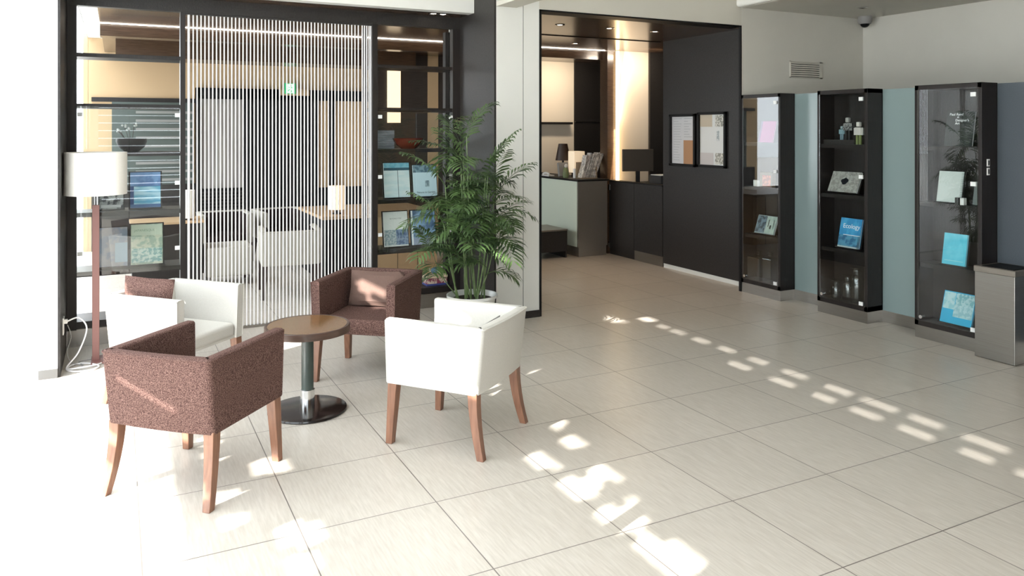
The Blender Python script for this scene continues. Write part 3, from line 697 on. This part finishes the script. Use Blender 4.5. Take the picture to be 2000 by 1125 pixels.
book('ecology_book', 'blue book titled Ecology in the middle cabinet', 'book', (XS-.01, -.845, .61), NX, .225, .265, .018, R(12), flat((48, 142, 196), rgb2=(70, 164, 212), scale=(14, 14, 6)),
     [(0, 1, .04, .42, flat((84, 150, 182), rgb2=(46, 104, 142), scale=(16, 16, 16))), (0, 1, 0, .06, flat((190, 206, 206))), (.2, .98, .42, .44, white_t), (.9, 1, 0, .45, flat((130, 170, 186)))],
     [('Ecology', .14, .66, .058, white_t, 'LEFT')])
GJ = 'glass jars at the foot of the middle cabinet'
bottle('glass_jar', 'shortest clear glass jar, leftmost at the foot of the middle cabinet', (XS, -.715, .146), .042, .145, .03, False, 'jar', GJ)
bottle('glass_jar', 'medium clear glass jar between the short and the tall jar', (XS+.04, -.81, .146), .052, .20, .034, False, 'jar', GJ)
bottle('glass_jar', 'tallest clear glass jar, by the right edge of the middle cabinet', (XS+.01, -.93, .146), .056, .29, .036, False, 'jar', GJ)
# cabinet 3
book('black_art_book', 'black book with thin white title on the top shelf of the third cabinet', 'book', (XS-.01, -1.865, 1.55), NX, .225, .275, .022, R(10), flat((34, 40, 38)), [], [('Paul Rand', .10, .88, .028, white_t, 'LEFT'), ('A', .38, .80, .022, white_t, 'LEFT'), ("Designer's", .33, .71, .026, white_t, 'LEFT'), ('Art', .33, .62, .026, white_t, 'LEFT')], easel=False)
tt = book('spiral_notebook', 'white spiral-bound notebook in the third tall cabinet', 'book', (XS-.01, -1.79, 1.10), NX, .20, .245, .01, R(10), flat((204, 212, 208)), [])
q = M()
for i in range(22):
    z = .012+i*.0105
    q.tube([(.095+.012*math.cos(a), .005+.009*math.sin(a), z) for a in [k*math.pi/5 for k in range(11)]], .0011, 5)
q.build('spiral_binding', MT['black2'], tt, world=False)
tag(M().cyl(XS-.04, -1.885, 1.10, 1.155, .018, n=16).build('dark_pebble', MT['black2'], smooth=True), 'small black cylinder in front of the spiral notebook', 'ornament')
tag(M().box(XS-.05, XS-.01, -1.94, -1.91, 1.10, 1.155).build('white_card_box', MT['plastic'], bev=.004), 'small white box right of the spiral notebook', 'box')
t = thing('grey_folder', 'grey leaning folder at the right edge of the third cabinet, behind a white box', 'folder', (XS+.02, -2.01, 1.104), NX, lean=R(10))
M().box(-.045, .045, 0, .012, 0, .18).build('cover', flat((110, 118, 116)), t, world=False)
book('envelope_book', 'turquoise book with a folded envelope and bow on its cover, third cabinet', 'book', (XS-.01, -1.83, .61), NX, .19, .245, .016, R(9), flat((76, 194, 220), rgb2=(98, 206, 228), scale=(8, 8, 8)), [(.1, .9, .12, .14, flat((150, 214, 224)))])
tt = S.objects[-1] if False else None
cy = book('cyan_book', 'cyan and white book on the bottom shelf of the third cabinet', 'book', (XS-.01, -1.845, .146), NX, .255, .25, .016, R(16), flat((34, 176, 220)), [(.02, .38, .44, .97, flat((150, 206, 216), rgb2=(190, 222, 226), scale=(20, 20, 20))), (.40, .98, .60, .97, flat((120, 180, 190), rgb2=(180, 214, 218), scale=(34, 34, 34))), (.38, .98, .22, .60, flat((186, 218, 222), rgb2=(150, 196, 206), scale=(30, 30, 30)))])
for i, z in enumerate((1.432, 1.366)):
    t = thing('switch_plate', ('upper' if i == 0 else 'lower')+' small white plate on the side of the cabinet by the bin', 'switch', (5.175, -2.092, z))
    M().box(5.158, 5.190, -2.097, -2.0905, z-.028, z+.028).build('plate', MT['plastic'], t, bev=.002)
    M().box(5.167, 5.181, -2.100, -2.097, z-.018, z+.018).build('rocker', MT['black2'], t, bev=.001)

# ------------------------------------------------------------------ steel bin
t = thing('steel_bin', 'square brushed steel waste bin with black tray, at the right edge', 'bin', (5.14, -2.25, 0))
M().box(4.995, 5.285, -2.392, -2.102, .004, .632).build('body', MT['steel'], t, bev=.003)
M().box(4.990, 5.290, -2.397, -2.097, .634, .672).box(4.990, 5.02, -2.397, -2.097, .672, .676).build('rim', MT['steeldk'], t, bev=.002)
M().box(5.03, 5.25, -2.36, -2.135, .671, .6765).build('tray', MT['black'], t, bev=.002)

# ------------------------------------------------------------------ security camera, vent, downlights
t = thing('security_camera', 'small dome security camera where ceiling meets the right wall corner', 'camera', (6.78, .27, 2.95))
M().lathe([(.001, -.001), (.075, -.001), (.075, -.06), (.062, -.085), (.05, -.085), (.05, -.06), (.001, -.06)], 32).build('housing', MT['grey'], t, world=False, smooth=True)
M().sph(0, 0, -.085, .048, (1, 1, .85)).build('dome', MT['black'], t, world=False, smooth=True)
t = thing('wall_vent', 'rectangular white slatted air vent high on the wall above the cabinets', 'vent', (6.03, .43, 2.33))
M().box(5.80, 6.27, .425, .4295, 2.255, 2.415).build('backing', MT['black2'], t)
M().box(5.79, 5.80, .415, .43, 2.245, 2.425).box(6.235, 6.28, .415, .43, 2.245, 2.425).box(5.79, 6.28, .415, .43, 2.415, 2.425).box(5.79, 6.28, .415, .43, 2.245, 2.255).build('frame', MT['offwhite'], t)
for i in range(7):
    z = 2.262+i*.0225
    M().box(5.80, 6.235, .415, .428, z, z+.015).build('slat', MT['offwhite'], t)
def downlight(x, y, z, lit, label, e=6):
    t = thing('downlight', label, 'ceiling light', (x, y, z))
    M().lathe([(.048, 0), (.052, -.004), (.044, -.006), (.038, -.001)], 28).build('ring', MT['chrome'], t, world=False, smooth=True)
    M().cyl(0, 0, -.002, -.0005, .026, n=28).build('lens', MT['led'] if lit else MT['black'], t, world=False)
    if lit:
        l = light('downlight_beam', 'SPOT', (x, y, z-.02), e, (1, .66, .38), spot_size=R(90), spot_blend=.7, shadow_soft_size=.03)
for k, (x, y) in enumerate(((1.925, 1.05), (2.02, 1.05))):
    downlight(x, y, 2.757, True, ('left' if k == 0 else 'right')+' lit downlight of the close pair above the right display case', 3)
RD = ['lit downlight leftmost in the front row of the reception soffit', 'lit downlight between the two others in the front row of the reception soffit', 'lit downlight rightmost in the front row of the reception soffit', 'lit downlight behind the seam of the reception soffit, at the left']
for k, (x, y) in enumerate(((3.37, 1.2), (3.98, 1.2), (4.58, 1.2), (4.42, 2.6))): downlight(x, y, 2.76, True, RD[k], 13)
downlight(6.22, -.15, 2.95, False, 'unlit recessed downlight in the right-hand ceiling near the camera dome')
for k, (x, y) in enumerate(((0.4, 2.4), (1.6, 2.4), (0.4, 5.7), (2.0, 5.7), (5.4, 4.3), (6.4, 2.5))): light('lounge_downlight_beam', 'SPOT', (x, y, 2.745), 11, (1, .84, .62), spot_size=R(120), spot_blend=.8, shadow_soft_size=.05)
light('cove_glow', 'AREA', (5.41, 3.09, 1.85), 2.5, (1, .84, .64), rot=(0, R(-82), 0), shape='RECTANGLE', size=1.8, size_y=.03)
light('staff_wall_fill', 'AREA', (5.65, 2.62, 2.72), 5.5, (1, .85, .68), rot=(R(38), 0, 0), shape='RECTANGLE', size=.5, size_y=.06)  # added area light without a fixture, brightens the staff wall evenly
light('niche_fill', 'AREA', (5.4, 4.3, 2.7), 8, (1, .86, .68), rot=(R(35), 0, 0), shape='RECTANGLE', size=.7, size_y=.1)  # added area light without a fixture, lifts the niche wall from the front

# ------------------------------------------------------------------ reception
t = thing('reception_desk', 'reception desk with pale green glass front and steel end', 'desk', (4.96, 4.0, 0))
M().box(4.75, 5.19, 3.06, 4.95, .13, .995).build('body', MT['darkcab'], t)
M().box(4.728, 4.75, 3.06, 4.95, .13, .995).build('glass_front', MT['green'], t)
M().box(4.73, 5.19, 3.035, 3.06, .13, .995).build('steel_end', MT['steeldk'], t)
M().box(4.745, 5.18, 3.045, 4.95, 0, .13).build('plinth', MT['steeldk'], t)
M().box(4.72, 5.22, 3.03, 4.97, .995, 1.018).build('worktop', MT['black'], t, bev=.002)
t = thing('counter_cabinet', 'low black cabinet doors joining the reception desk to the dark wall', 'cabinet', (5.3, 2.5, 0))
M().box(5.275, 5.32, 1.945, 3.10, .13, .98).build('body', MT['darkcab'], t)
for y0, y1 in ((1.945, 2.527), (2.533, 3.095)):
    d = M().box(5.262, 5.275, y0, y1, .125, .985).build('door', MT['dark'], t)
for z in (.90, .13): M().box(5.255, 5.263, 3.08, 3.11, z-.04, z+.04).build('hinge', MT['chrome'], t)
M().box(5.255, 5.36, 1.945, 3.11, .985, 1.0).build('ledge', MT['black'], t, bev=.002)
M().box(5.268, 5.32, 1.945, 2.527, 0, .125).build('plinth', MT['steel'], t)
M().box(5.278, 5.32, 2.527, 3.10, 0, .125).build('dark_plinth', MT['dark'], t)
t = thing('low_bench', 'dark box bench in front of the green glass desk front', 'bench', (4.2, 3.33, 0))
M().box(3.75, 4.59, 3.08, 3.62, .085, .355).build('box', MT['dark'], t)
M().box(3.745, 4.595, 3.075, 3.625, .355, .375).build('top', MT['steeldk'], t, bev=.002)
for x in (3.76, 4.575): M().box(x-.01, x+.01, 3.085, 3.61, 0, .085).build('leg', MT['dark'], t)
# items on the desk
ZD = 1.018
t = thing('magazine_rack', 'rack crammed with upright magazines at the corner of the reception desk', 'magazine rack', (5.0, 3.28, ZD))
M().box(-.11, .15, -.07, .07, 0, .012).box(.13, .142, -.07, .07, 0, .16).box(-.11, .15, .06, .07, 0, .22).build('stand', flat((150, 132, 108)), t, world=False)
random.seed(5)
for i in range(11):
    rot = Matrix.Rotation(R(16+random.uniform(-4, 8)), 3, 'Y')
    x = -.10+i*.021; h = .30+.008*i+random.uniform(-.02, .03)
    c_ = random.choice([(236, 233, 228), (222, 218, 212), (244, 241, 236), (206, 204, 200), (230, 224, 212)])
    M().box(x, x+.009, -.06, .05, .014, .014+h, rot=rot, piv=(x, 0, .014)).build('magazine', flat(c_, rgb2=tuple(int(v*.72) for v in c_), scale=(10, 60, 30)), t, world=False)
t = thing('table_lamp', 'square cream lit lamp on the reception desk behind the magazines', 'lamp', (5.09, 3.66, ZD))
M().box(-.085, .085, -.085, .085, .06, .36).build('lamp_shade', MT['lampon'], t, world=False, bev=.004)
M().box(-.05, .05, -.05, .05, 0, .06).build('base', MT['darkcab'], t, world=False)
t = thing('desk_lamp', 'brown tapered lamp shade at the far end of the reception desk', 'lamp', (5.06, 3.98, ZD))
M().lathe([(.11, .22), (.065, .46), (.062, .46), (.105, .22)], 28).build('lamp_shade', flat((62, 44, 34)), t, world=False, smooth=True)
M().cyl(0, 0, 0, .26, .015).cyl(0, 0, 0, .012, .06).build('stand', MT['black'], t, world=False, smooth=True)
tag(M().box(4.84, 5.0, 3.72, 3.76, ZD+.005, ZD+.20, rot=Matrix.Rotation(R(-12), 3, 'X')).build('grey_screen', MT['grey'], bev=.004), 'grey tilted payment screen on the reception desk', 'screen')
t = thing('green_figurine', 'small green card holder with a flower on the reception desk', 'ornament', (4.83, 3.52, ZD))
M().lathe([(.035, 0), (.045, .05), (.03, .13), (.012, .15)], 20).build('body', flat((112, 124, 84)), t, world=False, smooth=True)
M().sph(0, -.01, .165, .028, (1, .5, 1)).build('flower', MT['plastic'], t, world=False, smooth=True)
tag(M().cyl(4.90, 3.40, ZD, ZD+.13, .022, n=20).build('white_canister', MT['plastic'], smooth=True), 'slim white canister beside the magazine rack', 'canister')
t = thing('white_handset', 'white telephone handset lying on the reception desk', 'telephone', (4.80, 4.0, ZD))
M().box(-.05, .05, -.14, .06, .001, .02).build('base', MT['plastic'], t, world=False, bev=.006)
M().tube(spline([(-.03, -.13, .03), (-.03, -.08, .045), (-.03, .0, .045), (-.03, .05, .03)]), .014, 8).build('receiver', MT['plastic'], t, world=False, smooth=True)
# behind the low doors
t = thing('staff_desk', 'black staff desk behind the low black cabinet doors', 'desk', (5.9, 2.6, 0))
M().box(5.45, 6.6, 2.05, 3.08, .93, .965).build('worktop', MT['black'], t)
M().box(5.50, 6.6, 2.1, 3.05, 0, .93).build('body', MT['darkcab'], t)
t = thing('monitor', 'dark computer monitor seen from behind against the pale lit wall', 'monitor', (5.52, 2.80, .965), R(-18))
M().box(-.215, .215, -.015, .015, .16, .455).build('screen', flat((66, 58, 50)), t, world=False, bev=.006)
M().box(-.03, .03, 0, .03, .01, .22).build('neck', MT['black2'], t, world=False)
M().box(-.10, .10, -.07, .09, 0, .012).build('foot', MT['black2'], t, world=False, bev=.003)
t = thing('document_tray', 'black document tray with white papers left of the monitor', 'tray', (5.50, 2.35, .965))
M().box(-.04, .30, -.12, .12, 0, .13).build('tray', MT['black2'], t, world=False, bev=.003)
M().box(-.03, .28, -.11, .10, .13, .137).build('papers', MT['paper'], t, world=False)
# notice frames on the dark wall
def notice(label, y0, y1, z0, z1, patches):
    t = thing('wall_notice', label, 'picture frame', (5.27, (y0+y1)/2, z0), group='framed notices on the dark reception wall')
    M().box(5.238, 5.269, y0, y0+.03, z0, z1).box(5.238, 5.269, y1-.03, y1, z0, z1).box(5.238, 5.269, y0, y1, z0, z0+.03).box(5.238, 5.269, y0, y1, z1-.03, z1).build('frame', MT['black'], t, bev=.002)
    M().box(5.262, 5.266, y0+.03, y1-.03, z0+.03, z1-.03).build('sheet', patches[0], t)
    for (a, b, c, d, m_) in patches[1:]:
        M().box(5.2605, 5.2622, y1-.03-(y1-y0-.06)*b, y1-.03-(y1-y0-.06)*a, z0+.03+(z1-z0-.06)*c, z0+.03+(z1-z0-.06)*d).build('printed_area', m_, t)
    return t
lines = []
random.seed(2)
tm = flat((140, 146, 150))
for i in range(17):
    v = .96-i*.055
    lines.append((.08, .08+random.uniform(.2, .38), v-.007, v, tm))
    if v > .52: lines.append((.55, .55+random.uniform(.15, .36), v-.008, v, tm))
notice('left framed notice on the dark wall, printed lines with an orange-brown block', 1.325, 1.79, 1.25, 1.865, [flat((196, 196, 198)), (.53, 1, .0, .50, flat((168, 124, 86)))]+lines)
notice('right framed notice on the dark wall, map-like white sheet', .82, 1.285, 1.255, 1.88, [flat((206, 208, 206)), (0, .5, .76, 1, flat((184, 172, 152))), (0, .55, 0, .24, flat((190, 184, 182))), (.62, .98, .76, .99, flat((200, 198, 188), rgb2=(130, 130, 122), scale=(60, 60, 60))), (.62, .95, .02, .24, flat((204, 202, 192), rgb2=(136, 134, 124), scale=(50, 50, 50))), (.68, .78, .48, .68, flat((150, 158, 160), rgb2=(200, 204, 204), scale=(60, 60, 60)))])

# ------------------------------------------------------------------ lounge behind the screen
t = thing('service_counter', 'low service counter with tan wood top in the back lounge, under the lit lamp', 'counter', (1.9, 3.3, 0))
M().box(1.30, 2.66, 2.74, 4.0, .70, .735).build('worktop', MT['tan'], t)
M().box(1.33, 1.92, 2.78, 3.98, 0, .70).build('black_body', MT['black'], t)
M().box(1.92, 2.64, 2.78, 3.98, 0, .70).build('beige_body', MT['beige'], t)
for x in (2.16, 2.40): M().box(x-.002, x+.002, 2.776, 2.782, 0, .70).build('door_gap', MT['darkcab'], t)
t = thing('table_lamp', 'cream drum table lamp glowing on the lounge counter behind the cords', 'lamp', (1.52, 3.0, .735))
M().cyl(0, 0, .05, .315, .088, n=32).build('lamp_shade', MT['lampon'], t, world=False, smooth=True)
M().cyl(0, 0, 0, .055, .03).cyl(0, 0, 0, .01, .06).build('base', MT['black'], t, world=False, smooth=True)
t = thing('table_lamp', 'small unlit white table lamp beside the dark post, left end of the cord screen', 'lamp', (-.015, 3.28, .72))
M().cyl(0, 0, .02, .315, .075, n=32).build('lamp_shade', MT['shade'], t, world=False, smooth=True)
M().cyl(0, 0, 0, .03, .03).build('base', MT['black'], t, world=False, smooth=True)
t = thing('side_cabinet', 'dark low cabinet carrying the small white lamp in the lounge', 'cabinet', (0, 3.3, 0))
M().box(-.55, .12, 3.1, 3.6, 0, .70).build('body', MT['darkcab'], t)
M().box(-.57, .14, 3.08, 3.62, .70, .72).build('top', MT['tan'], t)
for k, x in enumerate((1.95, 2.12)):
    pass
# rear wall fittings
t = thing('dark_wall_unit', 'tall black panelled unit filling the rear wall of the lounge', 'wall unit', (1.6, 6.4, 0))
M().box(.33, .385, 6.38, 6.498, 0, 2.29).box(1.0, 2.10, 6.38, 6.498, 0, 2.29).box(2.27, 2.35, 6.38, 6.498, 0, 2.29).box(.33, 3.2, 6.38, 6.498, 2.13, 2.29).box(.385, 1.0, 6.42, 6.498, 0, .82).build('panels', MT['black'], t)
for k in range(8): M().box(.385, 1.0, 6.39, 6.42, .40+k*.05, .425+k*.05).build('louvre', MT['darkcab'], t)
M().box(.385, 1.0, 6.45, 6.495, .82, 2.13).build('screen_panel', flat((150, 146, 140), rgb2=(132, 126, 124), scale=(30, 1, 1)), t)
M().box(2.10, 2.27, 6.45, 6.495, 0.78, 2.13).build('pale_strip', MT['beige'], t)
M().box(2.35, 3.0, 6.45, 6.495, 1.0, 2.13).build('beige_board', MT['beige'], t)
M().box(2.10, 3.2, 6.44, 6.497, 0, .78).build('lower_panel', MT['black'], t)
struct('trim_11', M().box(-1.0, .33, 6.46, 6.5, 2.07, 2.13).box(-1.0, .33, 6.47, 6.5, 0, .9), MT['darkcab'])
t = thing('green_glass_board', 'grey green glass board with horizontal slats in the lounge behind the left case', 'panel', (-.3, 6.43, .9))
M().box(-.75, .30, 6.45, 6.465, .9, 2.07).build('board', MT['greyglass'], t)
for k in range(9): M().box(-.45, .30, 6.43, 6.45, .95+k*.12, .985+k*.12).build('slat', MT['grey'], t)
t = thing('exit_sign', 'small green exit sign with running figure on the lounge rear wall', 'sign', (1.655, 6.37, 2.22))
M().box(1.50, 1.95, 6.36, 6.498, 2.20, 2.30).build('mount', MT['beige'], t)
M().box(1.575, 1.735, 6.33, 6.36, 2.225, 2.385).build('sign_face', MT['sign'], t)
fg = M().box(1.61, 1.70, 6.327, 6.3305, 2.235, 2.375)
fg.build('white_doorway', MT['signw'], t)
fg = M().sph(1.662, 6.326, 2.350, .011, (1, .2, 1), 12, 8)
for (a, b) in (((1.66, 2.335), (1.648, 2.295)), ((1.648, 2.295), (1.672, 2.270)), ((1.672, 2.27), (1.668, 2.245)), ((1.648, 2.295), (1.632, 2.275)), ((1.632, 2.275), (1.618, 2.268)), ((1.657, 2.328), (1.684, 2.312)), ((1.657, 2.328), (1.634, 2.318))):
    fg.tube([(a[0], 6.3255, a[1]), (b[0], 6.3255, b[1])], .006, 6)
fg.build('running_figure', MT['sign'], t)
t = thing('lit_wall_panel', 'glowing upright wall panel seen through the top of the right display case', 'light', (2.85, 4.98, 1.78))
M().box(2.752, 2.942, 4.965, 4.999, 1.78, 2.54).build('panel', MT['warmglow'], t)
# folded shelf in the staff niche
t = thing('niche_shelf', 'dark shelf on the warm lit wall behind the reception desk', 'shelf', (5.5, 4.9, 1.78))
M().box(5.2, 5.78, 4.88, 4.999, 1.765, 1.80).build('board', MT['darkcab'], t)
struct('trim_12', M().box(5.87, 6.6, 4.955, 4.97, 1.805, 1.815), MT['steel'])

# ------------------------------------------------------------------ potted palm
def palm():
    PX, PY, PH = 1.83, -0.04, 0.375
    t = thing('potted_palm', 'tall bushy bamboo palm in a white pot in front of the pier', 'plant', (PX, PY, 0))
    M().lathe([(.001, 0), (.13, 0), (.14, .01), (.178, .30), (.185, .345), (.203, .355), (.203, PH), (.192, PH), (.180, .35), (.17, .32), (.001, .32)], 48).build('pot', MT['pot'], t, world=False, smooth=True)
    M().cyl(0, 0, .318, .335, .172, n=32).build('soil', MT['soil'], t, world=False)
    random.seed(21)
    leaf = M(); 
    def frond(base, az, elev, length, nleaf, droop, L0=.19):
        pts = []; p = Vector(base); el = elev
        n = 14
        for i in range(n+1):
            pts.append(p.copy())
            d = Vector((math.cos(az)*math.cos(el), math.sin(az)*math.cos(el), math.sin(el)))
            p = p+d*(length/n); el -= droop/n
        leaf.tube(pts[:1]+pts[2::2]+pts[-1:], .0028, 4, taper=.001)
        for i in range(nleaf):
            f = .22+.78*i/(nleaf-1)
            q = f*n; k = min(int(q), n-1); P = pts[k].lerp(pts[k+1], q-k); T = (pts[k+1]-pts[k]).normalized()
            side = T.cross(Vector((0, 0, 1)))
            if side.length < .05: side = Vector((math.sin(az), -math.cos(az), 0))
            side.normalize(); up = side.cross(T).normalized()
            LL = L0*(math.sin(math.pi*(.16+.76*f))**.6)*random.uniform(.85, 1.1)
            for s_ in (-1, 1):
                d0 = (side*s_*.78+T*.62+up*random.uniform(.02, .22)).normalized()
                wv = T.cross(d0).cross(d0).normalized()
                w = .0098*random.uniform(.8, 1.25)
                a = P; b = P+d0*LL*.45+Vector((0, 0, -.006)); c = P+d0*LL*.8+Vector((0, 0, -.10*LL-.01)); e = P+d0*LL+Vector((0, 0, -.32*LL-.012))
                v = [leaf.bm.verts.new(x) for x in (a, b+wv*w, b-wv*w, c+wv*w*.75, c-wv*w*.75, e)]
                leaf.bm.faces.new((v[0], v[1], v[2])); leaf.bm.faces.new((v[1], v[3], v[4], v[2])); leaf.bm.faces.new((v[3], v[5], v[4]))
    canes = []
    for i in range(15):
        a = i*2.399; r = .035+.085*((i % 5)/4)
        H = [1.30, 1.05, .85, 1.22, .62, .98, 1.12, .48, .80, .92, .38, .70, .55, 1.0, .30][i]
        lx, ly = random.uniform(-.13, .13), random.uniform(-.10, .10)
        b0 = Vector((r*math.cos(a), r*math.sin(a), .325)); tp = Vector((b0.x*1.6+lx, b0.y*1.6+ly, .325+H))
        mid = (b0+tp)/2+Vector((lx*.2, 0, 0))
        pts = [b0, mid, tp]
        M().tube(spline(pts, 6), .0075 if H > .6 else .005, 8, taper=.0035).build('cane', MT['stem'], t, world=False, smooth=True)
        nf = 6 if H > .7 else 4
        for k in range(nf):
            f = 1-.62*(k/nf)
            q = b0.lerp(tp, f)
            az = a+k*2.2+random.uniform(-.4, .4)
            elev = R(random.uniform(58, 78)) if k == 0 else R(random.uniform(18, 55))
            frond(q, az, elev, random.uniform(.34, .46)*(1 if H > .5 else .75), 11, R(random.uniform(40, 95)) if k else R(40))
    bm = leaf.bm
    # keep the fronds in front of the pier and case, as they hang in the photo
    for v in bm.verts:
        if v.co.y+PY > .385: v.co.y = .385-PY-random.uniform(0, .03) if v.co.x+PX > 2.2 else min(v.co.y, 1.1-PY)
    ob = leaf.build('fronds', leafm, t, world=False)
palm()
